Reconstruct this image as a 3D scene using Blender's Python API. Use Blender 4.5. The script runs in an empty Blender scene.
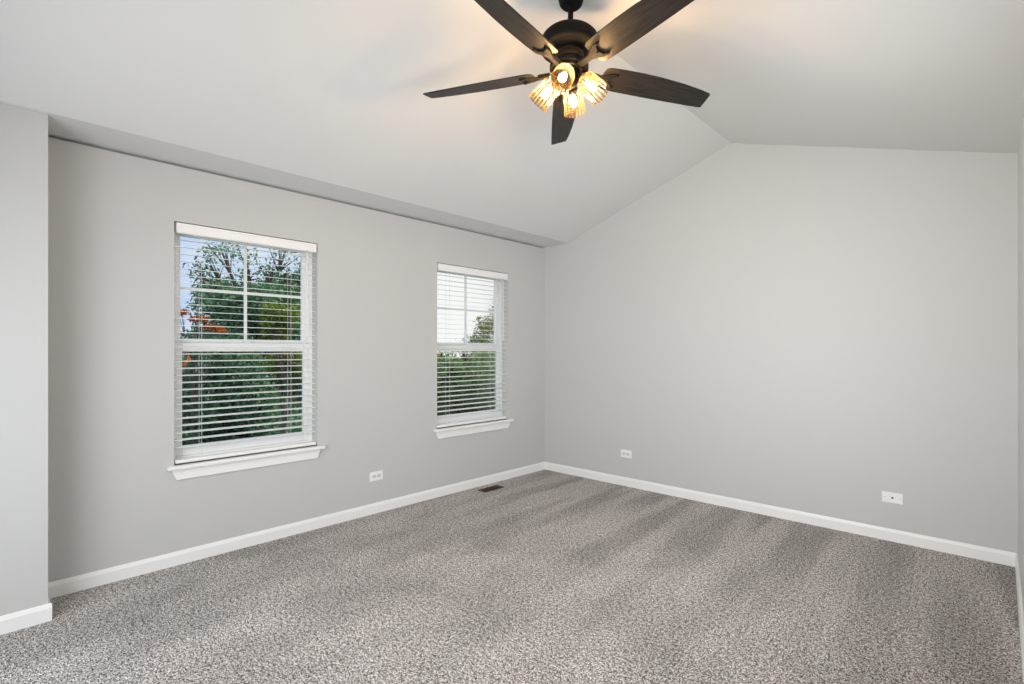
import bpy, bmesh, math, random
from mathutils import Vector, Matrix
random.seed(7)
SC = bpy.context.scene
COL = SC.collection
PI = math.pi
RAD = math.radians

# ------------------------------------------------------------------ camera
cam_data = bpy.data.cameras.new('camera')
cam = bpy.data.objects.new('camera', cam_data); COL.objects.link(cam)
cam.location = (3.6192, -4.3275, 1.30)
cam.rotation_euler = (RAD(90), 0, RAD(43.547))
cam_data.sensor_width = 36.0
cam_data.lens = 512.34 / 1024 * 36
cam_data.shift_y = 8.7 / 1024
cam_data.clip_start = 0.01
cam_data.clip_end = 300
SC.camera = cam

# ------------------------------------------------------------------ colour management
vs = SC.view_settings
vs.view_transform = 'Standard'; vs.look = 'None'; vs.gamma = 1.0
vs.exposure = 0.0
vs.use_curve_mapping = False

# ------------------------------------------------------------------ sky
world = bpy.data.worlds.new('sky'); SC.world = world; world.use_nodes = True
wn = world.node_tree.nodes; wl = world.node_tree.links; wn.clear()
w_out = wn.new('ShaderNodeOutputWorld'); w_bg = wn.new('ShaderNodeBackground')
w_tc = wn.new('ShaderNodeTexCoord'); w_map = wn.new('ShaderNodeMapping')
w_noise = wn.new('ShaderNodeTexNoise'); w_ramp = wn.new('ShaderNodeValToRGB'); w_mix = wn.new('ShaderNodeMixRGB')
w_map.inputs['Scale'].default_value = (1.0, 1.0, 2.2)
w_map.inputs['Location'].default_value = (0.35, 0.0, 0.2)
w_noise.inputs['Scale'].default_value = 2.3; w_noise.inputs['Detail'].default_value = 6
w_ramp.color_ramp.elements[0].position = 0.40; w_ramp.color_ramp.elements[0].color = (0, 0, 0, 1)
w_ramp.color_ramp.elements[1].position = 0.66; w_ramp.color_ramp.elements[1].color = (1, 1, 1, 1)
w_mix.inputs[1].default_value = (0.40, 0.60, 0.95, 1); w_mix.inputs[2].default_value = (1.0, 1.0, 1.0, 1)
wl.new(w_tc.outputs['Generated'], w_map.inputs['Vector']); wl.new(w_map.outputs[0], w_noise.inputs['Vector'])
w_sep = wn.new('ShaderNodeSeparateXYZ'); wl.new(w_tc.outputs['Generated'], w_sep.inputs[0])
w_rng = wn.new('ShaderNodeMapRange'); w_rng.inputs['From Min'].default_value = 0.40; w_rng.inputs['From Max'].default_value = 0.62
w_rng.inputs['To Min'].default_value = 0.0; w_rng.inputs['To Max'].default_value = 0.45
wl.new(w_sep.outputs['Y'], w_rng.inputs['Value'])
w_add = wn.new('ShaderNodeMath'); w_add.operation = 'ADD'
wl.new(w_noise.outputs['Fac'], w_add.inputs[0]); wl.new(w_rng.outputs[0], w_add.inputs[1])
wl.new(w_add.outputs[0], w_ramp.inputs['Fac']); wl.new(w_ramp.outputs[0], w_mix.inputs[0])
wl.new(w_mix.outputs[0], w_bg.inputs['Color']); w_bg.inputs['Strength'].default_value = 1.0
wl.new(w_bg.outputs[0], w_out.inputs['Surface'])

# ------------------------------------------------------------------ sun and added fill lamps
def lamp(name, kind, loc, rot, energy, color, **kw):
    d = bpy.data.lights.new(name, kind); d.energy = energy; d.color = color
    for k, v in kw.items(): setattr(d, k, v)
    o = bpy.data.objects.new(name, d); COL.objects.link(o)
    o.location = loc; o.rotation_euler = rot
    return o
lamp('sun', 'SUN', (0, 12, 12), (RAD(-46), 0, 0), 4.6, (1.0, 0.95, 0.86), angle=RAD(1.5))
# added area fills in made-up openings behind the camera and in the right wall
lamp('rear_fill', 'AREA', (2.10, -5.06, 1.30), (RAD(70), 0, 0), 57, (0.98, 0.99, 0.99),
     shape='RECTANGLE', size=1.9, size_y=1.7)  # added fill for the whole room, tipped slightly down
lamp('rear_beam_fill', 'AREA', (1.60, -5.06, 1.40), (RAD(93), 0, RAD(-28)), 9.5, (1.0, 0.99, 0.98),
     shape='RECTANGLE', size=1.6, size_y=1.6, spread=RAD(60))  # added narrow beam that brightens the right of the far wall
lamp('side_fill', 'AREA', (3.78, -2.75, 1.50), (RAD(88), 0, RAD(50)), 29, (0.98, 0.99, 0.99),
     shape='RECTANGLE', size=2.2, size_y=1.5, spread=RAD(120))  # added fill from the right wall, turned towards the far wall
BULB_STRENGTH = 430

# ------------------------------------------------------------------ materials
def new_mat(name):
    m = bpy.data.materials.new(name); m.use_nodes = True
    n = m.node_tree.nodes; l = m.node_tree.links
    return m, n, l, n['Principled BSDF'], n['Material Output']
def paint(name, col, rough=0.6, bump=0.0, scale=400, var=0.0, metallic=0.0, spec=0.5):
    m, n, l, p, out = new_mat(name)
    p.inputs['Base Color'].default_value = (*col, 1); p.inputs['Roughness'].default_value = rough
    p.inputs['Metallic'].default_value = metallic
    p.inputs['Specular IOR Level'].default_value = spec
    tc = n.new('ShaderNodeTexCoord')
    if bump:
        t = n.new('ShaderNodeTexNoise'); t.inputs['Scale'].default_value = scale; t.inputs['Detail'].default_value = 3
        b = n.new('ShaderNodeBump'); b.inputs['Strength'].default_value = bump; b.inputs['Distance'].default_value = 0.002
        l.new(tc.outputs['Object'], t.inputs['Vector']); l.new(t.outputs['Fac'], b.inputs['Height']); l.new(b.outputs[0], p.inputs['Normal'])
    if var:
        t2 = n.new('ShaderNodeTexNoise'); t2.inputs['Scale'].default_value = 1.7; t2.inputs['Detail'].default_value = 2
        mx = n.new('ShaderNodeMixRGB'); mx.inputs[1].default_value = (*[c * (1 - var) for c in col], 1); mx.inputs[2].default_value = (*[min(1, c * (1 + var)) for c in col], 1)
        l.new(tc.outputs['Object'], t2.inputs['Vector']); l.new(t2.outputs['Fac'], mx.inputs[0]); l.new(mx.outputs[0], p.inputs['Base Color'])
    return m
M_WALL = paint('grey_wall_paint', (0.552, 0.556, 0.546), 0.55, 0.12, 350, 0.012, spec=0.3)
M_CEIL = paint('white_ceiling_paint', (0.715, 0.717, 0.702), 0.7, 0.10, 300, 0.01, spec=0.2)
M_TRIM = paint('white_trim_paint', (0.86, 0.86, 0.85), 0.32, 0.03, 150)
M_VINYL = paint('white_vinyl', (0.88, 0.88, 0.87), 0.35, 0.02, 200)
M_SLAT = paint('white_faux_wood', (0.86, 0.86, 0.85), 0.4, 0.03, 120)
M_CORD = paint('white_cord', (0.8, 0.8, 0.77), 0.8, 0.1, 800)
M_PLATE = paint('white_plastic', (0.87, 0.87, 0.86), 0.3, 0.01, 300)
M_SLOT = paint('dark_slot', (0.03, 0.03, 0.03), 0.6, 0.02, 300)
M_SOCK = paint('pale_grey_receptacle', (0.66, 0.66, 0.65), 0.4, 0.02, 300)
M_SCREW = paint('grey_screw_metal', (0.5, 0.5, 0.5), 0.4, 0.05, 600, metallic=0.8)
M_BLACK = paint('matte_black_metal', (0.007, 0.007, 0.007), 0.65, 0.05, 500, spec=0.10)
M_BRONZE = paint('oiled_bronze', (0.10, 0.066, 0.042), 0.35, 0.05, 200, metallic=0.8)
M_VENT = paint('brown_register_metal', (0.055, 0.032, 0.018), 0.5, 0.05, 300, metallic=0.2)
M_VOID = paint('dark_duct', (0.01, 0.008, 0.006), 0.9, 0.05, 100)
M_ORANGE = paint('orange_leaf', (0.62, 0.17, 0.02), 0.6, 0.1, 200, 0.2)
M_YELLOW = paint('yellow_wing', (0.7, 0.42, 0.04), 0.6, 0.1, 200)
M_BARK = paint('bark', (0.10, 0.075, 0.055), 0.9, 0.6, 30, 0.3)
M_GRASS = paint('grass', (0.05, 0.11, 0.025), 0.95, 0.5, 12, 0.4)
M_CAP = paint('tree_trunk_grey', (0.12, 0.10, 0.085), 0.9, 0.6, 30, 0.3)

def carpet_mat():
    m, n, l, p, out = new_mat('grey_brown_cut_pile_carpet')
    p.inputs['Roughness'].default_value = 0.95; p.inputs['Specular IOR Level'].default_value = 0.1
    tc = n.new('ShaderNodeTexCoord')
    def noise(scale, detail=2, rough=0.5, vec=None, dist=0.0):
        t = n.new('ShaderNodeTexNoise'); t.inputs['Scale'].default_value = scale
        t.inputs['Detail'].default_value = detail; t.inputs['Roughness'].default_value = rough
        t.inputs['Distortion'].default_value = dist
        l.new(vec if vec else tc.outputs['Object'], t.inputs['Vector']); return t.outputs['Fac']
    def ramp(fac, stops):
        r = n.new('ShaderNodeValToRGB')
        while len(r.color_ramp.elements) < len(stops): r.color_ramp.elements.new(0.5)
        for e, (pos, c) in zip(r.color_ramp.elements, stops):
            e.position = pos; e.color = (*c, 1) if len(c) == 3 else c
        l.new(fac, r.inputs['Fac']); return r.outputs[0]
    def mapping(rot=0, scale=(1, 1, 1), loc=(0, 0, 0), vec=None):
        mp = n.new('ShaderNodeMapping'); mp.inputs['Rotation'].default_value = (0, 0, rot)
        mp.inputs['Scale'].default_value = scale; mp.inputs['Location'].default_value = loc
        l.new(vec if vec else tc.outputs['Object'], mp.inputs['Vector']); return mp.outputs[0]
    def math_(op, a, b):
        k = n.new('ShaderNodeMath'); k.operation = op
        for i, v in enumerate((a, b)):
            if isinstance(v, (int, float)): k.inputs[i].default_value = v
            else: l.new(v, k.inputs[i])
        return k.outputs[0]
    # tufts: dark gaps, taupe body, pale tips
    tuft = math_('ADD', math_('MULTIPLY', noise(190, 2, 0.7), 0.56), math_('ADD', math_('MULTIPLY', noise(95, 2, 0.6), 0.27), math_('MULTIPLY', noise(48, 2, 0.6), 0.17)))
    base = ramp(tuft, [(0.43, (0.025, 0.020, 0.016)), (0.468, (0.18, 0.158, 0.143)), (0.52, (0.53, 0.497, 0.472)), (0.56, (1.0, 0.965, 0.935))])
    # vacuum strokes: bands running out from the far wall, plus trodden patches
    g = lambda v: (v, v, v)
    wob = noise(1.6, 2, 0.5)
    strokes = noise(1.0, 1.5, 0.45, mapping(0, (4.6, 0.55, 1), vec=mapping(RAD(-3.5))), 0.25)
    patch = noise(2.3, 4, 0.6, mapping(RAD(20), (1.0, 0.75, 1), (3, 1, 0)), 0.4)
    s1 = ramp(strokes, [(0.41, g(0.0)), (0.58, g(1.0))])
    s2 = ramp(patch, [(0.33, g(0.0)), (0.66, g(1.0))])
    sep = n.new('ShaderNodeSeparateXYZ'); l.new(tc.outputs['Object'], sep.inputs[0])
    near_far = ramp(math_('MULTIPLY', math_('ADD', sep.outputs['Y'], wob), -0.5), [(0.0, g(0.80)), (0.80, g(0.22))])
    mixs = n.new('ShaderNodeMixRGB'); l.new(near_far, mixs.inputs[0]); l.new(s2, mixs.inputs[1]); l.new(s1, mixs.inputs[2])
    gain = ramp(mixs.outputs[0], [(0.0, g(0.66)), (1.0, g(1.0))])
    mul = n.new('ShaderNodeMixRGB'); mul.blend_type = 'MULTIPLY'; mul.inputs[0].default_value = 1
    l.new(base, mul.inputs[1]); l.new(gain, mul.inputs[2]); l.new(mul.outputs[0], p.inputs['Base Color'])
    b = n.new('ShaderNodeBump'); b.inputs['Strength'].default_value = 0.5; b.inputs['Distance'].default_value = 0.006
    l.new(tuft, b.inputs['Height']); l.new(b.outputs[0], p.inputs['Normal'])
    return m
M_CARPET = carpet_mat()

def blade_mat():
    m, n, l, p, out = new_mat('dark_weathered_wood')
    p.inputs['Roughness'].default_value = 0.45; p.inputs['Specular IOR Level'].default_value = 0.3
    tc = n.new('ShaderNodeTexCoord'); mp = n.new('ShaderNodeMapping'); mp.inputs['Scale'].default_value = (3, 45, 10)
    t = n.new('ShaderNodeTexNoise'); t.inputs['Scale'].default_value = 2.2; t.inputs['Detail'].default_value = 5; t.inputs['Roughness'].default_value = 0.65
    r = n.new('ShaderNodeValToRGB')
    r.color_ramp.elements[0].position = 0.32; r.color_ramp.elements[0].color = (0.006, 0.0055, 0.005, 1)
    r.color_ramp.elements[1].position = 0.72; r.color_ramp.elements[1].color = (0.038, 0.031, 0.026, 1)
    l.new(tc.outputs['Object'], mp.inputs[0]); l.new(mp.outputs[0], t.inputs['Vector']); l.new(t.outputs['Fac'], r.inputs['Fac'])
    l.new(r.outputs[0], p.inputs['Base Color'])
    b = n.new('ShaderNodeBump'); b.inputs['Strength'].default_value = 0.25; b.inputs['Distance'].default_value = 0.002
    l.new(t.outputs['Fac'], b.inputs['Height']); l.new(b.outputs[0], p.inputs['Normal'])
    return m
M_BLADE = blade_mat()

def glass_pane_mat():
    m, n, l, p, out = new_mat('clear_window_glass')
    tr = n.new('ShaderNodeBsdfTransparent'); tr.inputs[0].default_value = (0.97, 0.98, 0.975, 1)
    gl = n.new('ShaderNodeBsdfGlossy'); gl.inputs['Roughness'].default_value = 0.02
    fr = n.new('ShaderNodeFresnel'); fr.inputs['IOR'].default_value = 1.45
    ns = n.new('ShaderNodeTexNoise'); ns.inputs['Scale'].default_value = 3
    mx = n.new('ShaderNodeMixShader'); mul = n.new('ShaderNodeMath'); mul.operation = 'MULTIPLY'; mul.inputs[1].default_value = 0.12
    l.new(fr.outputs[0], mul.inputs[0]); l.new(mul.outputs[0], mx.inputs[0]); l.new(tr.outputs[0], mx.inputs[1]); l.new(gl.outputs[0], mx.inputs[2])
    l.new(mx.outputs[0], out.inputs['Surface']); return m
M_GLASS = glass_pane_mat()

def shade_mat():
    m, n, l, p, out = new_mat('ribbed_amber_tinted_glass')
    tr = n.new('ShaderNodeBsdfTransparent'); tr.inputs[0].default_value = (1.0, 0.86, 0.62, 1)
    tl = n.new('ShaderNodeBsdfTranslucent'); tl.inputs[0].default_value = (0.36, 0.25, 0.115, 1)
    gl = n.new('ShaderNodeBsdfGlossy'); gl.inputs['Roughness'].default_value = 0.08; gl.inputs[0].default_value = (1, 0.95, 0.88, 1)
    lw = n.new('ShaderNodeLayerWeight'); lw.inputs['Blend'].default_value = 0.35
    r = n.new('ShaderNodeValToRGB')
    r.color_ramp.elements[0].position = 0.1; r.color_ramp.elements[0].color = (0.10, 0.10, 0.10, 1)
    r.color_ramp.elements[1].position = 0.85; r.color_ramp.elements[1].color = (0.45, 0.45, 0.45, 1)
    m1 = n.new('ShaderNodeMixShader'); m2 = n.new('ShaderNodeMixShader'); m1.inputs[0].default_value = 0.35
    l.new(tl.outputs[0], m1.inputs[1]); l.new(gl.outputs[0], m1.inputs[2])
    l.new(lw.outputs['Facing'], r.inputs['Fac']); l.new(r.outputs[0], m2.inputs[0])
    l.new(tr.outputs[0], m2.inputs[1]); l.new(m1.outputs[0], m2.inputs[2]); l.new(m2.outputs[0], out.inputs['Surface'])
    return m
M_SHADE = shade_mat()
def rib_mat():
    m, n, l, p, out = new_mat('thick_amber_glass_rib')
    tr = n.new('ShaderNodeBsdfTransparent'); tr.inputs[0].default_value = (0.66, 0.45, 0.22, 1)
    tl = n.new('ShaderNodeBsdfTranslucent'); tl.inputs[0].default_value = (0.12, 0.055, 0.016, 1)
    nz = n.new('ShaderNodeTexNoise'); nz.inputs['Scale'].default_value = 90
    mr = n.new('ShaderNodeMapRange'); mr.inputs['To Min'].default_value = 0.10; mr.inputs['To Max'].default_value = 0.18
    mx = n.new('ShaderNodeMixShader'); l.new(nz.outputs['Fac'], mr.inputs['Value']); l.new(mr.outputs[0], mx.inputs[0])
    l.new(tr.outputs[0], mx.inputs[1]); l.new(tl.outputs[0], mx.inputs[2]); l.new(mx.outputs[0], out.inputs['Surface'])
    return m
M_RIB = rib_mat()

def bulb_mat():
    m, n, l, p, out = new_mat('glowing_warm_bulb')
    e = n.new('ShaderNodeEmission'); e.inputs['Color'].default_value = (1.0, 0.72, 0.46, 1); e.inputs['Strength'].default_value = BULB_STRENGTH
    l.new(e.outputs[0], out.inputs['Surface']); return m
M_BULB = bulb_mat()

def leaf_mat(name, dark, light, accent=None):
    m, n, l, p, out = new_mat(name)
    geo = n.new('ShaderNodeNewGeometry'); r = n.new('ShaderNodeValToRGB')
    r.color_ramp.elements[0].position = 0.0; r.color_ramp.elements[0].color = (*dark, 1)
    r.color_ramp.elements[1].position = 0.85; r.color_ramp.elements[1].color = (*light, 1)
    if accent:
        e = r.color_ramp.elements.new(1.0); e.color = (*accent, 1)
    l.new(geo.outputs['Random Per Island'], r.inputs['Fac'])
    d = n.new('ShaderNodeBsdfDiffuse'); t = n.new('ShaderNodeBsdfTranslucent'); mx = n.new('ShaderNodeMixShader'); mx.inputs[0].default_value = 0.42
    l.new(r.outputs[0], d.inputs[0]); l.new(r.outputs[0], t.inputs[0])
    l.new(d.outputs[0], mx.inputs[1]); l.new(t.outputs[0], mx.inputs[2]); l.new(mx.outputs[0], out.inputs['Surface'])
    return m
M_LEAF_DARK = leaf_mat('dark_green_leaves', (0.045, 0.125, 0.075), (0.20, 0.37, 0.19), (0.44, 0.50, 0.32))
M_LEAF_MID = leaf_mat('mid_green_leaves', (0.07, 0.16, 0.06), (0.30, 0.44, 0.16), (0.50, 0.55, 0.28))
M_LEAF_LIME = leaf_mat('yellow_green_leaves', (0.07, 0.13, 0.02), (0.28, 0.36, 0.07), (0.5, 0.5, 0.2))
M_LEAF_ORANGE = leaf_mat('orange_leaves', (0.22, 0.06, 0.01), (0.6, 0.18, 0.03))

# ------------------------------------------------------------------ mesh helpers
def link(name, bm, mat, parent=None, smooth=False, bevel=0.0, seg=2):
    me = bpy.data.meshes.new(name); bm.normal_update(); bm.to_mesh(me); bm.free()
    me.materials.append(mat)
    if smooth:
        for f in me.polygons: f.use_smooth = True
    o = bpy.data.objects.new(name, me); COL.objects.link(o)
    if parent: o.parent = parent
    if bevel:
        b = o.modifiers.new('edge', 'BEVEL'); b.width = bevel; b.segments = seg; b.limit_method = 'ANGLE'; b.angle_limit = RAD(40)
    if smooth:
        me.set_sharp_from_angle(angle=RAD(42)) if hasattr(me, 'set_sharp_from_angle') else None
    return o
def structure(name, bm, mat, **kw):
    o = link(name, bm, mat, **kw); o['kind'] = 'structure'; return o
def box(bm, a, b, mat=None):
    xs, ys, zs = zip(a, b)
    v = [bm.verts.new((x, y, z)) for x in xs for y in ys for z in zs]
    if mat is not None:
        for q in v: q.co = mat @ q.co
    for f in ((0, 1, 3, 2), (4, 6, 7, 5), (0, 4, 5, 1), (2, 3, 7, 6), (0, 2, 6, 4), (1, 5, 7, 3)):
        bm.faces.new([v[i] for i in f])
    return v
def fix(bm): bmesh.ops.recalc_face_normals(bm, faces=bm.faces); return bm
def prism(bm, pts, axis, a, b):
    """polygon pts (2D) extruded along an axis from a to b"""
    def P(p, t): return {'x': (t, p[0], p[1]), 'y': (p[0], t, p[1]), 'z': (p[0], p[1], t)}[axis]
    A = [bm.verts.new(P(p, a)) for p in pts]; B = [bm.verts.new(P(p, b)) for p in pts]
    bm.faces.new(A); bm.faces.new(B[::-1])
    for i in range(len(pts)):
        j = (i + 1) % len(pts); bm.faces.new((A[i], B[i], B[j], A[j]))
def lathe(bm, prof, seg=48, mat=None, close=False):
    """profile [(r, z)] spun round z"""
    rings = []
    for r, z in prof:
        if r < 1e-6: rings.append([bm.verts.new((0, 0, z))])
        else: rings.append([bm.verts.new((r * math.cos(2 * PI * k / seg), r * math.sin(2 * PI * k / seg), z)) for k in range(seg)])
    if mat is not None:
        for ring in rings:
            for v in ring: v.co = mat @ v.co
    for A, B in zip(rings, rings[1:]):
        for k in range(seg):
            j = (k + 1) % seg
            if len(A) == 1 and len(B) == 1: continue
            if len(A) == 1: bm.faces.new((A[0], B[k], B[j]))
            elif len(B) == 1: bm.faces.new((A[k], B[0], A[j]))
            else: bm.faces.new((A[k], B[k], B[j], A[j]))
def tube(bm, pts, radii, seg=10):
    """round bar through points with end caps"""
    pts = [Vector(p) for p in pts]
    if isinstance(radii, (int, float)): radii = [radii] * len(pts)
    rings = []
    for i, p in enumerate(pts):
        d = (pts[min(i + 1, len(pts) - 1)] - pts[max(i - 1, 0)]).normalized()
        u = d.orthogonal().normalized()
        if rings:
            u = (last_u - d * last_u.dot(d)).normalized()
        last_u = u; w = d.cross(u)
        rings.append([bm.verts.new(p + (u * math.cos(2 * PI * k / seg) + w * math.sin(2 * PI * k / seg)) * radii[i]) for k in range(seg)])
    for A, B in zip(rings, rings[1:]):
        for k in range(seg):
            j = (k + 1) % seg; bm.faces.new((A[k], A[j], B[j], B[k]))
    bm.faces.new(rings[0][::-1]); bm.faces.new(rings[-1])
def empty(name, loc, label=None, cat=None, group=None):
    o = bpy.data.objects.new(name, None); COL.objects.link(o); o.location = loc; o.empty_display_size = 0.1
    if label: tag(o, label, cat, group)
    return o
def tag(o, label, cat, group=None):
    o['label'] = label; o['category'] = cat
    if group: o['group'] = group
NB = bmesh.new

# ------------------------------------------------------------------ room shell
W, YB, T = 3.702, -5.0, 0.16           # width, back of the room, wall thickness
ZE = 2.438                             # eave height
XS = 0.328                             # width of the flat soffit by the window wall
XR, ZR = 2.01, 3.019                   # ridge
ZC = 2.485                             # where the other slope meets the right wall
XBUMP, YBUMP = 0.298, -4.078

WIN = [(-3.488, -2.588), (-1.486, -0.578)]
WZ0, WZ1 = 0.605, 2.086

bm = NB(); box(bm, (-T, YB - T, -0.12), (W + T, T, 0)); structure('floor', fix(bm), M_CARPET)

bm = NB()
ys = [YB - T, WIN[0][0], WIN[0][1], WIN[1][0], WIN[1][1], 0.0]
top = ZE - 0.017
for a, b in ((ys[0], ys[1]), (ys[2], ys[3]), (ys[4], ys[5])): box(bm, (-T, a, 0), (0, b, top))
for a, b in WIN:
    box(bm, (-T, a, 0), (0, b, WZ0)); box(bm, (-T, a, WZ1), (0, b, top))
box(bm, (-T, ys[0], top), (-0.040, 0, ZE + 0.05))
structure('wall_left', fix(bm), M_WALL)

bm = NB()
prism(bm, [(-T, 0), (W + T, 0), (W + T, ZC - 0.317 * T), (XR, ZR), (XS, ZE), (-T, ZE)], 'y', 0.0, T)
structure('wall_far', fix(bm), M_WALL)

SY0, SY1, SZ0, SZ1 = -3.90, -1.60, 0.95, 2.30  # made-up opening in the right wall for the side fill
bm = NB(); zt = ZC + 0.02
box(bm, (W, YB - T, 0), (W + T, SY0, zt)); box(bm, (W, SY1, 0), (W + T, 0, zt))
box(bm, (W, SY0, 0), (W + T, SY1, SZ0)); box(bm, (W, SY0, SZ1), (W + T, SY1, zt))
structure('wall_right', fix(bm), M_WALL)

# wall behind the camera with a made-up opening for the rear fills
bm = NB()
RX0, RX1, RZ0, RZ1 = 0.40, 3.10, 0.35, 2.25
gz = lambda x: ZE if x < XS else (ZE + (x - XS) * (ZR - ZE) / (XR - XS) if x < XR else ZR - (x - XR) * (ZR - ZC) / (W - XR))
prism(bm, [(-T, 0), (RX0, 0), (RX0, gz(RX0)), (XS, ZE), (-T, ZE)], 'y', YB - T, YB)
prism(bm, [(RX1, 0), (W + T, 0), (W + T, gz(W + T)), (RX1, gz(RX1))], 'y', YB - T, YB)
box(bm, (RX0, YB - T, 0), (RX1, YB, RZ0))
prism(bm, [(RX0, RZ1), (RX1, RZ1), (RX1, gz(RX1)), (XR, ZR), (RX0, gz(RX0))], 'y', YB - T, YB)
structure('wall_back', fix(bm), M_WALL)

bm = NB(); box(bm, (0.0, YB, 0), (XBUMP, YBUMP, 2.60)); structure('wall_closet', fix(bm), M_WALL)

# vaulted ceiling: two slopes
bm = NB()
k1 = (ZR - ZE) / (XR - XS); k2 = (ZR - ZC) / (W - XR)
prism(bm, [(XS, ZE), (XR, ZR), (W + T, ZR - k2 * (W + T - XR)), (W + T, ZR + 0.2), (XS, ZR + 0.2)], 'y', YB - T, T)
structure('ceiling', fix(bm), M_CEIL)
# flat soffit along the window wall
bm = NB(); box(bm, (-T, YB - T, ZE), (XS, T, ZR + 0.2)); structure('ceiling_soffit', fix(bm), M_CEIL)

# baseboards (profiled)
BH, BT = 0.082, 0.0135
def profile(flip=1):
    return [(0, 0), (BT, 0), (BT, BH - 0.020), (BT * 0.72, BH - 0.010), (BT * 0.55, BH - 0.003), (BT * 0.3, BH), (0, BH)]
bm = NB(); prism(bm, profile(), 'y', YBUMP, 0.0); structure('baseboard_left', fix(bm), M_TRIM)
bm = NB(); prism(bm, [(-u, z) for u, z in profile()], 'x', 0.0, W); structure('baseboard_far', fix(bm), M_TRIM)
bm = NB(); prism(bm, [(W - u, z) for u, z in profile()], 'y', YB, 0.0); structure('baseboard_right', fix(bm), M_TRIM)
bm = NB(); prism(bm, [(XBUMP + u, z) for u, z in profile()], 'y', YB, YBUMP + BT)
prism(bm, [(YBUMP + u, z) for u, z in profile()], 'x', BT, XBUMP)
structure('baseboard_closet', fix(bm), M_TRIM)

# ------------------------------------------------------------------ windows (single hung, drywall returns, stool and apron)
def frame_ring(bm, x0, x1, y0, y1, z0, z1, wl_, wr, wb, wt):
    box(bm, (x0, y0, z0), (x1, y0 + wl_, z1)); box(bm, (x0, y1 - wr, z0), (x1, y1, z1))
    box(bm, (x0, y0 + wl_, z0), (x1, y1 - wr, z0 + wb)); box(bm, (x0, y0 + wl_, z1 - wt), (x1, y1 - wr, z1))
def make_window(num, y0, y1):
    root = empty('window_%d' % num, (0, (y0 + y1) / 2, WZ0)); root['kind'] = 'structure'
    off = Vector((0, -(y0 + y1) / 2, -WZ0))
    def part(name, bm, mat, parent=root, **kw):
        bmesh.ops.translate(bm, verts=bm.verts, vec=off); return link(name, fix(bm), mat, parent, **kw)
    bm = NB(); frame_ring(bm, -0.155, -0.082, y0, y1, WZ0, WZ1, 0.030, 0.030, 0.035, 0.030)
    box(bm, (-0.150, y0 + 0.03, WZ0 + 0.035), (-0.146, y0 + 0.036, WZ1)); part('window_frame', bm, M_VINYL, bevel=0.003)
    a, b = y0 + 0.030, y1 - 0.030
    # upper sash, outer track
    bm = NB(); frame_ring(bm, -0.148, -0.122, a, b, 1.315, WZ1 - 0.030, 0.032, 0.032, 0.062, 0.030)
    up = part('upper_sash', bm, M_VINYL, bevel=0.003)
    bm = NB(); box(bm, (-0.136, a + 0.032, 1.377), (-0.133, b - 0.032, WZ1 - 0.060)); part('glass_pane', bm, M_GLASS, up)
    bm = NB(); yc = (y0 + y1) / 2
    box(bm, (-0.141, yc - 0.009, 1.377), (-0.129, yc + 0.009, WZ1 - 0.060)); box(bm, (-0.1405, a + 0.032, 1.686), (-0.1295, b - 0.032, 1.704))
    part('muntin_grille', bm, M_VINYL, up)
    # lower sash, inner track
    bm = NB(); frame_ring(bm, -0.119, -0.090, a, b, WZ0 + 0.036, 1.350, 0.034, 0.034, 0.050, 0.055)
    lo = part('lower_sash', bm, M_VINYL, bevel=0.003)
    bm = NB(); box(bm, (-0.106, a + 0.034, WZ0 + 0.086), (-0.103, b - 0.034, 1.295)); part('glass_pane', bm, M_GLASS, lo)
    bm = NB(); box(bm, (-0.112, yc - 0.024, 1.350), (-0.094, yc + 0.024, 1.362)); tube(bm, [(-0.103, yc - 0.02, 1.366), (-0.098, yc + 0.026, 1.368)], 0.0045, 8)
    part('sash_lock', bm, M_VINYL, lo)
    # stool with horns and apron with returned ends
    bm = NB()
    prism(bm, [(-0.09, y0), (0, y0), (0, y0 - 0.042), (0.040, y0 - 0.042), (0.046, y0 - 0.036), (0.046, y1 + 0.036), (0.040, y1 + 0.042), (0, y1 + 0.042), (0, y1), (-0.09, y1)], 'z', 0.583, WZ0)
    part('window_sill', bm, M_TRIM, bevel=0.004)
    bm = NB()
    prism(bm, [(y0 - 0.022, 0.583), (y0 - 0.016, 0.575), (y0 + 0.006, 0.520), (y0 + 0.010, 0.516), (y1 - 0.010, 0.516), (y1 - 0.006, 0.520), (y1 + 0.016, 0.575), (y1 + 0.022, 0.583)], 'x', 0.0, 0.017)
    part('apron', bm, M_TRIM, bevel=0.003)
    return root
for i, (a, b) in enumerate(WIN): make_window(i + 1, a, b)

# added frame round the made-up rear opening, out of view
bm = NB()
box(bm, (RX0, YB - 0.11, RZ0), (RX0 + 0.05, YB - 0.02, RZ1)); box(bm, (RX1 - 0.05, YB - 0.11, RZ0), (RX1, YB - 0.02, RZ1))
box(bm, (RX0, YB - 0.11, RZ0), (RX1, YB - 0.02, RZ0 + 0.05)); box(bm, (RX0, YB - 0.11, RZ1 - 0.05), (RX1, YB - 0.02, RZ1))
structure('window_3', fix(bm), M_VINYL)
bm = NB(); frame_ring(bm, W + 0.02, W + 0.07, SY0, SY1, SZ0, SZ1, 0.05, 0.05, 0.05, 0.05)  # added frame round the made-up side opening, out of view
structure('window_4', fix(bm), M_VINYL)

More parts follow.
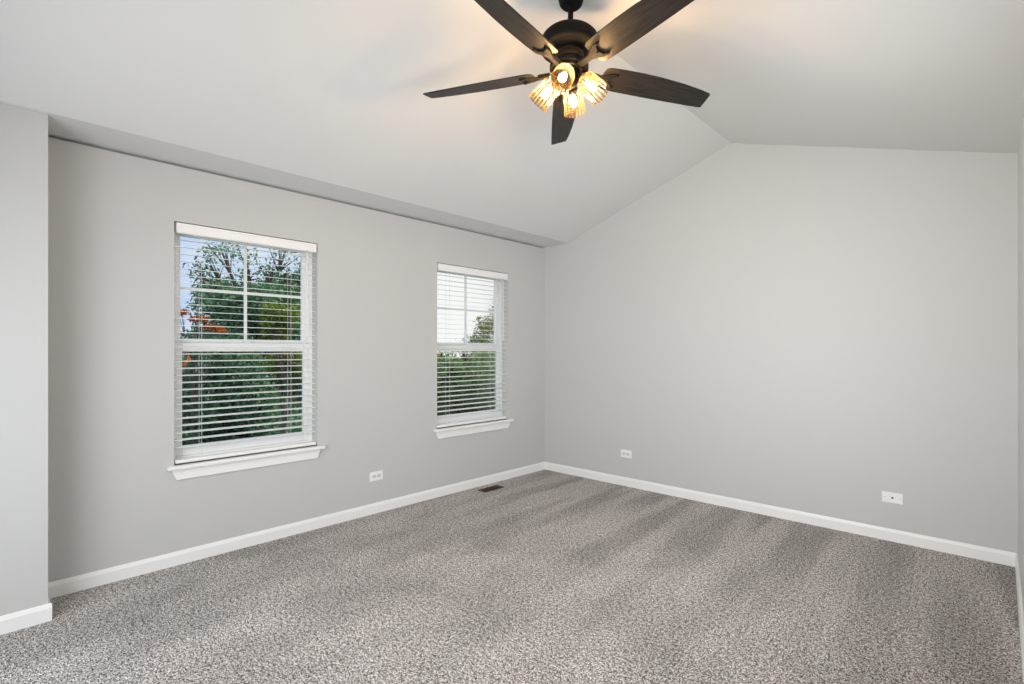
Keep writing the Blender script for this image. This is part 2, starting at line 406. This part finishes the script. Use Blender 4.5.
# ------------------------------------------------------------------ blinds
def make_blind(y0, y1, label):
    root = empty('window_blind', (-0.037, (y0 + y1) / 2, WZ1), label, 'blind', 'white slatted window blinds')
    off = Vector((0.037, -(y0 + y1) / 2, -WZ1))
    def part(name, bm, mat, parent=root, **kw):
        bmesh.ops.translate(bm, verts=bm.verts, vec=off); return link(name, fix(bm), mat, parent, **kw)
    ya, yb = y0 + 0.011, y1 - 0.011
    # valance with a small moulded profile
    bm = NB()
    prism(bm, [(-0.006, 2.016), (0.004, 2.016), (0.008, 2.022), (0.006, 2.030), (0.006, 2.062), (0.009, 2.070), (0.009, 2.078), (-0.006, 2.080)], 'y', ya, yb)
    part('valance', bm, M_SLAT)
    bm = NB(); box(bm, (-0.064, ya, 2.030), (-0.012, yb, 2.083)); part('headrail', bm, M_SLAT, bevel=0.002)
    bm = NB(); z = 1.985; n = 0; sl, sr = y0 + 0.008, y1 - 0.008
    while z > 0.668:
        tilt = RAD(-5)
        pts = []
        for u in (-0.0235, -0.0125, 0.0, 0.0125, 0.0235):
            pts.append((-0.037 + u, z + 0.0012 * (1 - (u / 0.025) ** 2) + u * math.tan(tilt)))
        low = [(x, q - 0.0024) for x, q in pts[::-1]]
        prism(bm, pts + low, 'y', sl, sr); z -= 0.0440; n += 1
    part('slats', bm, M_SLAT)
    bm = NB(); box(bm, (-0.064, sl, 0.610), (-0.010, sr, 0.632)); part('bottom_rail', bm, M_SLAT, bevel=0.003)
    for yy in (y0 + 0.150, y1 - 0.190):
        bm = NB()
        for xx in (-0.0640, -0.0100):
            tube(bm, [(xx, yy, 2.03), (xx, yy, 0.632)], 0.0011, 6)
        part('ladder_cord', bm, M_CORD)
    bm = NB(); tube(bm, [(0.012, y1 - 0.085, 2.005), (0.012, y1 - 0.085, 1.40)], 0.0042, 8)
    wand = part('tilt_wand', bm, M_SLAT)
    bm = NB(); tube(bm, [(-0.002, y1 - 0.085, 2.018), (0.006, y1 - 0.085, 2.022), (0.012, y1 - 0.085, 2.012), (0.012, y1 - 0.085, 1.992)], 0.0035, 8)
    part('hook', bm, M_SCREW, wand)
    return root
make_blind(*WIN[0], 'white slatted blind in the window beside the closet corner')
make_blind(*WIN[1], 'white slatted blind in the window next to the room corner')

# ------------------------------------------------------------------ wall outlets, cable plate, floor register
def outlet(loc, rz, label):
    root = empty('wall_outlet', loc, label, 'outlet', 'white wall outlets'); root.rotation_euler = (0, 0, rz)
    # local: x along the wall, -y out of the wall, z up
    bm = NB(); box(bm, (-0.059, -0.006, -0.0365), (0.059, 0, 0.0365)); link('cover_plate', fix(bm), M_PLATE, root, bevel=0.003)
    for s in (-1, 1):
        bm = NB(); cx = s * 0.0215
        prism(bm, [(cx + 0.0165 * math.cos(t) * (1.0), 0.0165 * max(-0.8, min(0.8, math.sin(t)))) for t in [k * PI / 12 for k in range(24)]], 'y', -0.0078, -0.004)
        rec = link('receptacle', fix(bm), M_SOCK, root)
        bm = NB()
        for dz in (-0.006, 0.006): box(bm, (cx - 0.002 - 0.005, -0.0082, dz - 0.001), (cx - 0.002 + 0.003, -0.0070, dz + 0.001))
        box(bm, (cx + 0.006, -0.0082, -0.002), (cx + 0.010, -0.0070, 0.002)); link('slots', fix(bm), M_SLOT, rec)
    bm = NB(); lathe(bm, [(0, -0.0080), (0.0030, -0.0078), (0.0034, -0.0055), (0, -0.0055)], 14, Matrix.Rotation(RAD(90), 4, 'X') @ Matrix.Scale(-1, 4, (0, 0, 1)))
    link('screw', fix(bm), M_SCREW, root)
    return root
outlet((0, -2.101, 0.297), RAD(90), 'white horizontal outlet low on the window wall between the two windows')
outlet((1.022, 0, 0.308), 0, 'small white horizontal outlet low on the far wall near the room corner')
root = empty('cable_plate', (3.092, 0, 0.296), 'white cable plate with a dark round jack, low on the blank far wall', 'cable plate')
bm = NB(); box(bm, (-0.059, -0.006, -0.0365), (0.059, 0, 0.0365)); link('cover_plate', fix(bm), M_PLATE, root, bevel=0.003)
RX = Matrix.Rotation(RAD(90), 4, 'X')
bm = NB(); lathe(bm, [(0, 0.012), (0.0030, 0.012), (0.0030, 0.014), (0.0050, 0.014), (0.0062, 0.010), (0.0062, 0.005), (0, 0.005)], 18, RX)
link('coax_jack', fix(bm), M_SLOT, root)
for s in (-1, 1):
    bm = NB(); lathe(bm, [(0, 0.0075), (0.0030, 0.0072), (0.0035, 0.0055), (0, 0.0055)], 14, RX)
    bmesh.ops.translate(bm, verts=bm.verts, vec=(s * 0.0415, 0, 0)); link('screw', fix(bm), M_SCREW, root)

root = empty('floor_register', (0.160, -0.972, 0.0), 'brown metal floor register set in the carpet along the window wall', 'floor vent')
bm = NB()
hx, hy = 0.052, 0.124
for a, b in (((-hx, -hy), (hx, -hy + 0.014)), ((-hx, hy - 0.014), (hx, hy)), ((-hx, -hy + 0.014), (-hx + 0.014, hy - 0.014)), ((hx - 0.014, -hy + 0.014), (hx, hy - 0.014))):
    box(bm, (*a, 0.001), (*b, 0.007))
link('register_frame', fix(bm), M_VENT, root, bevel=0.002)
bm = NB(); box(bm, (-hx + 0.013, -hy + 0.013, 0.0005), (hx - 0.013, hy - 0.013, 0.0015)); link('duct_opening', fix(bm), M_VOID, root)
bm = NB()
for k in range(19):
    y = -hy + 0.022 + k * 0.0114
    box(bm, (-hx + 0.014, y - 0.0018, 0.0016), (hx - 0.014, y + 0.0018, 0.0060))
box(bm, (-0.002, -hy + 0.014, 0.0018), (0.002, hy - 0.014, 0.0064))
link('louvre_grille', fix(bm), M_VENT, root)

# ------------------------------------------------------------------ ceiling fan
FX, FY, ZB = 2.169, -2.417, 2.600
fan = empty('ceiling_fan', (FX, FY, ZB), 'black five-blade ceiling fan with four glowing ribbed glass shades', 'ceiling fan')
fan.rotation_euler = (RAD(-2.7), 0, 0)
def fpart(name, bm, mat, parent=fan, **kw): return link(name, fix(bm), mat, parent, **kw)
zc = gz(FX) - ZB                     # ceiling above the hub, relative to the blade plane
bm = NB(); lathe(bm, [(0.0, zc - 0.060), (0.020, zc - 0.060), (0.044, zc - 0.058), (0.053, zc - 0.048), (0.060, zc - 0.022), (0.067, zc + 0.022), (0.0, zc + 0.022)], 48)
fpart('canopy', bm, M_BLACK, smooth=True)
bm = NB(); tube(bm, [(0, 0, zc - 0.03), (0, 0, 0.17)], 0.0125, 20)
lathe(bm, [(0.0125, 0.212), (0.020, 0.210), (0.024, 0.198), (0.030, 0.180), (0.030, 0.172)], 24)
fpart('downrod', bm, M_BLACK, smooth=True)
bm = NB(); lathe(bm, [(0, 0.180), (0.050, 0.180), (0.096, 0.176), (0.116, 0.168), (0.129, 0.154), (0.135, 0.136), (0.136, 0.106), (0.132, 0.098), (0.120, 0.092), (0.072, 0.090), (0, 0.090)], 64)
housing = fpart('motor_housing', bm, M_BLACK, smooth=True)
bm = NB(); lathe(bm, [(0, 0.092), (0.062, 0.092), (0.066, 0.086), (0.066, 0.078), (0.060, 0.074), (0.060, 0.066), (0.064, 0.062), (0.064, 0.050), (0.058, 0.046), (0.058, 0.036), (0.064, 0.030), (0.066, 0.010), (0.058, -0.002), (0, -0.002)], 56)
fpart('banded_collar', bm, M_BRONZE, smooth=True)
# flywheel disc that carries the blade irons
bm = NB(); lathe(bm, [(0, 0.028), (0.086, 0.028), (0.090, 0.024), (0.090, 0.008), (0.084, 0.004), (0, 0.004)], 48); fpart('flywheel', bm, M_BLACK, smooth=True)
bm = NB(); lathe(bm, [(0, 0.004), (0.050, 0.004), (0.052, -0.006), (0.047, -0.024), (0.050, -0.034), (0.048, -0.052), (0.036, -0.066), (0.016, -0.074), (0.008, -0.082), (0, -0.084)], 40)
fpart('switch_housing', bm, M_BLACK, smooth=True)

R_TIP, PITCH = 0.745, RAD(-15.2)
def blade_outline():
    up = [(0.165, 0.030), (0.170, 0.054), (0.188, 0.064), (0.26, 0.0675), (0.40, 0.0685), (0.55, 0.0680), (0.66, 0.0665), (R_TIP - 0.005, 0.0645), (R_TIP, 0.058)]
    dn = [(R_TIP - 0.002, -0.022), (R_TIP - 0.008, -0.028), (0.68, -0.040), (0.58, -0.054), (0.46, -0.064), (0.36, -0.0675), (0.26, -0.0665), (0.188, -0.062), (0.170, -0.052), (0.165, -0.030)]
    return up + dn
def make_blade(az):
    rot = Matrix.Rotation(az, 4, 'Z')
    pit = Matrix.Rotation(PITCH, 4, 'X')
    bm = NB(); prism(bm, blade_outline(), 'z', -0.003, 0.003)
    b = link('blade', fix(bm), M_BLADE, fan, bevel=0.0015)
    b.matrix_local = rot @ pit
    # blade iron: arm from the flywheel, forked plate clamped under the blade root
    bm = NB()
    prism(bm, [(0.070, -0.016), (0.150, -0.013), (0.150, 0.013), (0.070, 0.016)], 'z', -0.012, 0.006)
    prism(bm, [(0.145, -0.014), (0.185, -0.030), (0.205, -0.038), (0.236, -0.038), (0.240, -0.030), (0.214, -0.024), (0.205, 0.0), (0.214, 0.024), (0.240, 0.030), (0.236, 0.038), (0.205, 0.038), (0.185, 0.030), (0.145, 0.014)], 'z', -0.012, -0.003)
    i = link('blade_iron', fix(bm), M_BLACK, b, bevel=0.002)
    for x, y in ((0.226, -0.034), (0.226, 0.034), (0.195, 0.0)):
        bm = NB()
        lathe(bm, [(0, -0.0155), (0.004, -0.015), (0.0055, -0.012), (0, -0.012)], 12, Matrix.Translation((x, y, 0)))
        link('screw', fix(bm), M_BLACK, b)
for k in range(5): make_blade(RAD(130.6 + 72 * k))

# light kit: four sockets, each with a bulb inside a ribbed glass shade
TILT = RAD(43)
def make_light(az):
    d = Vector((math.cos(az) * math.sin(TILT), math.sin(az) * math.sin(TILT), -math.cos(TILT)))
    ctr = Vector((math.cos(az) * 0.108, math.sin(az) * 0.108, -0.088))
    base = ctr - d * 0.062
    q = d.to_track_quat('Z', 'Y').to_matrix().to_4x4()
    bm = NB()
    start = Vector((math.cos(az) * 0.035, math.sin(az) * 0.035, -0.030))
    loc = Matrix.Translation(base) @ q
    lathe(bm, [(0, -0.022), (0.016, -0.022), (0.021, -0.016), (0.024, 0.0), (0.034, 0.004), (0.036, 0.010), (0.020, 0.012), (0.017, 0.030), (0, 0.030)], 32, loc)
    tube(bm, [start, base - d * 0.018], 0.011, 14)
    s = link('lamp_socket', fix(bm), M_BLACK, fan, smooth=True)
    # ribbed shade: wall with vertical flutes, open at the far end
    bm = NB(); seg = 108; rings = []
    for (r, z, amp) in ((0.022, 0.010, 0.0), (0.040, 0.010, 0.0004), (0.0455, 0.016, 0.0020), (0.0468, 0.040, 0.0020), (0.0490, 0.085, 0.0020), (0.0510, 0.119, 0.0020), (0.0514, 0.1225, 0.0006), (0.0490, 0.1225, 0.0006), (0.0480, 0.118, 0.0)):
        rings.append([bm.verts.new(loc @ Vector(((r + amp * math.cos(18 * 2 * PI * k / seg)) * math.cos(2 * PI * k / seg), (r + amp * math.cos(18 * 2 * PI * k / seg)) * math.sin(2 * PI * k / seg), z))) for k in range(seg)])
    for A, B in zip(rings, rings[1:]):
        for k in range(seg):
            j = (k + 1) % seg; f = bm.faces.new((A[k], B[k], B[j], A[j]))
            if k % 6 in (5, 0) and A is not rings[0]: f.material_index = 1
    link('glass_shade', fix(bm), M_SHADE, s, smooth=True).data.materials.append(M_RIB)
    bm = NB(); lathe(bm, [(0, 0.030), (0.008, 0.030), (0.010, 0.042), (0.0145, 0.056), (0.0165, 0.066), (0.0155, 0.077), (0.010, 0.084), (0, 0.087)], 24, loc)
    link('bulb', fix(bm), M_BULB, s, smooth=True)
for k in range(4): make_light(RAD(114 + 90 * k))

# ------------------------------------------------------------------ small decorations on the lower sashes
def solid_outline(name, pts, t, mat, parent=None, bevel=0.0):
    bm = NB(); prism(bm, pts, 'x', 0, t); return link(name, fix(bm), mat, parent, bevel=bevel)
d = empty('leaf_ornament', (-0.1025, -3.395, 1.232), 'small orange leaf ornament stuck on lower window glass beside the closet corner', 'ornament')
solid_outline('leaf_blade', [(0.006, 0.042), (0.016, 0.022), (0.026, 0.016), (0.018, 0.004), (0.006, -0.002), (0.002, -0.014), (-0.004, -0.022), (-0.018, -0.030), (-0.026, -0.044), (-0.014, -0.052), (-0.004, -0.046), (-0.024, -0.018), (-0.012, -0.004), (-0.004, 0.010), (0.000, 0.022)][:10] + [(-0.024, -0.018), (-0.012, -0.004), (-0.004, 0.010), (0.000, 0.022)], 0.003, M_ORANGE, d)
solid_outline('stalk', [(0.004, 0.040), (0.008, 0.040), (0.009, 0.060), (0.006, 0.060)], 0.002, M_ORANGE, d)
d = empty('butterfly_ornament', (-0.1025, -1.365, 1.268), 'tiny dark and yellow butterfly ornament on lower glass of window near the room corner', 'ornament')
for s in (-1, 1):
    solid_outline('wing', [(0, 0.006), (s * 0.012, 0.020), (s * 0.026, 0.020), (s * 0.024, 0.004), (s * 0.016, -0.002), (s * 0.018, -0.018), (s * 0.008, -0.022), (0, -0.008)], 0.003, M_YELLOW if s < 0 else M_SLOT, d)
solid_outline('butterfly_body', [(-0.003, 0.018), (0.003, 0.018), (0.004, -0.010), (0.0, -0.022), (-0.004, -0.010)], 0.005, M_SLOT, d)

# ------------------------------------------------------------------ outside: lawn, hedge and trees seen through the blinds
GZ = -3.0
bm = NB(); box(bm, (-45, -30, GZ - 0.3), (-0.6, 50, GZ)); structure('lawn', fix(bm), M_GRASS)

def leaf(bm, p, size, rnd):
    n = Vector((rnd.gauss(0, 1), rnd.gauss(0, 1), rnd.gauss(0.5, 0.8))).normalized()
    u = n.orthogonal().normalized(); u = (Matrix.Rotation(rnd.uniform(0, 2 * PI), 3, n) @ u); w = n.cross(u)
    s = size * rnd.uniform(0.65, 1.3)
    pts = [p - u * s, p + w * s * 0.42 + n * s * 0.12, p + u * s, p - w * s * 0.42 + n * s * 0.12]
    v = [bm.verts.new(q) for q in pts]
    bm.faces.new(v[:3]); bm.faces.new((v[0], v[2], v[3]))
def tree(name, label, base, height, blobs, leaves, size, leafm, trunk_r, seed, group=None, spread=1.0):
    """blobs: [(dx, dy, dz, radius_xy, radius_z)] relative to the base"""
    rnd = random.Random(seed)
    root = empty(name, base, label, 'tree' if 'tree' in name else 'shrub', group)
    bm = NB(); top = height * 0.82
    pts = [(0, 0, -0.05)]; rr = [trunk_r * 1.25]; x = y = 0
    for k in range(1, 7):
        x += rnd.uniform(-.06, .06) * spread; y += rnd.uniform(-.06, .06) * spread
        pts.append((x, y, top * k / 6)); rr.append(trunk_r * (1 - 0.14 * k))
    tube(bm, pts, rr, 9); link('trunk', fix(bm), M_BARK, root, smooth=True)
    bm = NB()
    for (dx, dy, dz, r, rz, *den) in blobs:
        k = min(5, max(1, int(dz / top * 6) - 1)); a = Vector(pts[k]); b = Vector((dx, dy, dz))
        mid = a.lerp(b, 0.5) + Vector((0, 0, -0.05))
        tube(bm, [a, mid, b], [trunk_r * 0.45, trunk_r * 0.3, trunk_r * 0.12], 6)
        for q in range(5):
            e = b + Vector((rnd.gauss(0, r * 0.5), rnd.gauss(0, r * 0.5), rnd.gauss(0, rz * 0.5)))
            tube(bm, [mid.lerp(b, 0.5), e], [trunk_r * 0.14, trunk_r * 0.04], 5)
    link('branches', fix(bm), M_BARK, root, smooth=True)
    bm = NB(); tot = sum(b[3] ** 2 * b[4] for b in blobs)
    for (dx, dy, dz, r, rz, *den) in blobs:
        cnt = int(leaves * (r ** 2 * rz) / tot * (den[0] if den else 1))
        for _ in range(cnt):
            v = Vector((rnd.gauss(0, 1), rnd.gauss(0, 1), rnd.gauss(0, 1))).normalized() * (rnd.random() ** 0.42) * rnd.uniform(0.88, 1.12)
            leaf(bm, Vector((dx + v.x * r, dy + v.y * r, dz + v.z * rz)), size, rnd)
    link('foliage', bm, leafm, root)
    return root
def crown(rnd, n, rx, z0, z1, r0, r1):
    out = []
    for _ in range(n):
        t = rnd.random(); zz = z0 + (z1 - z0) * t; w = rx * (1 - 0.55 * t) * math.sqrt(rnd.random()); a = rnd.uniform(0, 2 * PI)
        r = rnd.uniform(r0, r1); out.append((w * math.cos(a), w * math.sin(a), zz, r, r * rnd.uniform(.7, 1.0)))
    return out
R1 = random.Random(11)
tree('leafy_tree', 'tall dark green tree filling the view through the window beside the closet', (-9.2, 0.35, GZ), 6.9,
     crown(R1, 46, 2.3, 1.2, 5.9, 0.45, 0.75) + [(0.6, -1.5, 4.3, 0.45, 0.4), (0.5, -1.7, 3.7, 0.5, 0.5), (0.4, -1.8, 3.0, 0.5, 0.5), (0.5, -1.7, 2.3, 0.55, 0.5), (0, 1.2, 5.9, 0.6, 0.4, .4)]
     + [(R1.uniform(-.5, .5), -1.15 + 0.21 * q, R1.uniform(5.9, 6.75), R1.uniform(.28, .42), R1.uniform(.25, .5), .28) for q in range(13)], 80000, 0.055, M_LEAF_DARK, 0.16, 1, 'trees outside')
tree('leafy_tree', 'slim yellow-green tree in front of the dark tree outside the closet-side window', (-5.6, -0.55, GZ), 5.4,
     crown(R1, 12, 0.45, 3.9, 5.0, 0.14, 0.28), 4200, 0.04, M_LEAF_LIME, 0.06, 2, 'trees outside')
tree('leafy_tree', 'mid green tree standing behind, between the views of the two windows', (-13.6, 4.4, GZ), 6.9,
     crown(R1, 30, 1.8, 1.5, 6.2, 0.5, 0.85), 26000, 0.075, M_LEAF_MID, 0.15, 3, 'trees outside')
tree('orange_leaved_tree', 'thin young tree with orange autumn leaves outside the window beside the closet', (-5.6, -1.85, GZ), 5.0,
     [(0.0, 0.0, 4.80, 0.16, 0.05), (-0.1, 0.22, 4.68, 0.16, 0.05), (0.05, -0.25, 4.90, 0.12, 0.06), (0.0, 0.32, 4.62, 0.12, 0.04)], 420, 0.035, M_LEAF_ORANGE, 0.03, 4)
tree('leafy_tree', 'sparse young tree against white sky outside the window next to the room corner', (-12.0, 10.9, GZ), 7.0,
     [(0.1, 0.1, 6.55, 0.18, 0.35), (0.0, 0.25, 6.0, 0.38, 0.40), (-.2, -0.1, 5.5, 0.55, 0.35), (0.1, -.35, 5.1, 0.65, 0.40), (0.2, 0.7, 5.2, 0.75, 0.6), (0, -0.9, 4.75, 0.6, 0.3), (0, .9, 5.9, 0.5, 0.6), (0.1, -0.5, 4.4, 0.9, 0.4)], 3400, 0.065, M_LEAF_LIME, 0.05, 5, 'trees outside')
tree('leafy_tree', 'broad low green tree in the lower view of the window next to the room corner', (-8.4, 6.6, GZ), 4.3,
     crown(R1, 40, 2.1, 0.8, 3.75, 0.45, 0.7) + [(0.0, -0.5, 4.35, 0.25, 0.2), (0.1, -1.3, 4.0, 0.5, 0.3), (0.2, -1.9, 3.8, 0.5, 0.4), (0, 0.3, 4.1, 0.5, 0.25)], 52000, 0.055, M_LEAF_MID, 0.14, 6, 'trees outside')
tree('leafy_tree', 'wide dark green tree far behind the sparse young tree outside the corner window', (-17.0, 15.5, GZ), 4.4,
     crown(R1, 26, 2.4, 0.9, 3.5, 0.6, 0.9), 22000, 0.10, M_LEAF_DARK, 0.14, 8, 'trees outside')
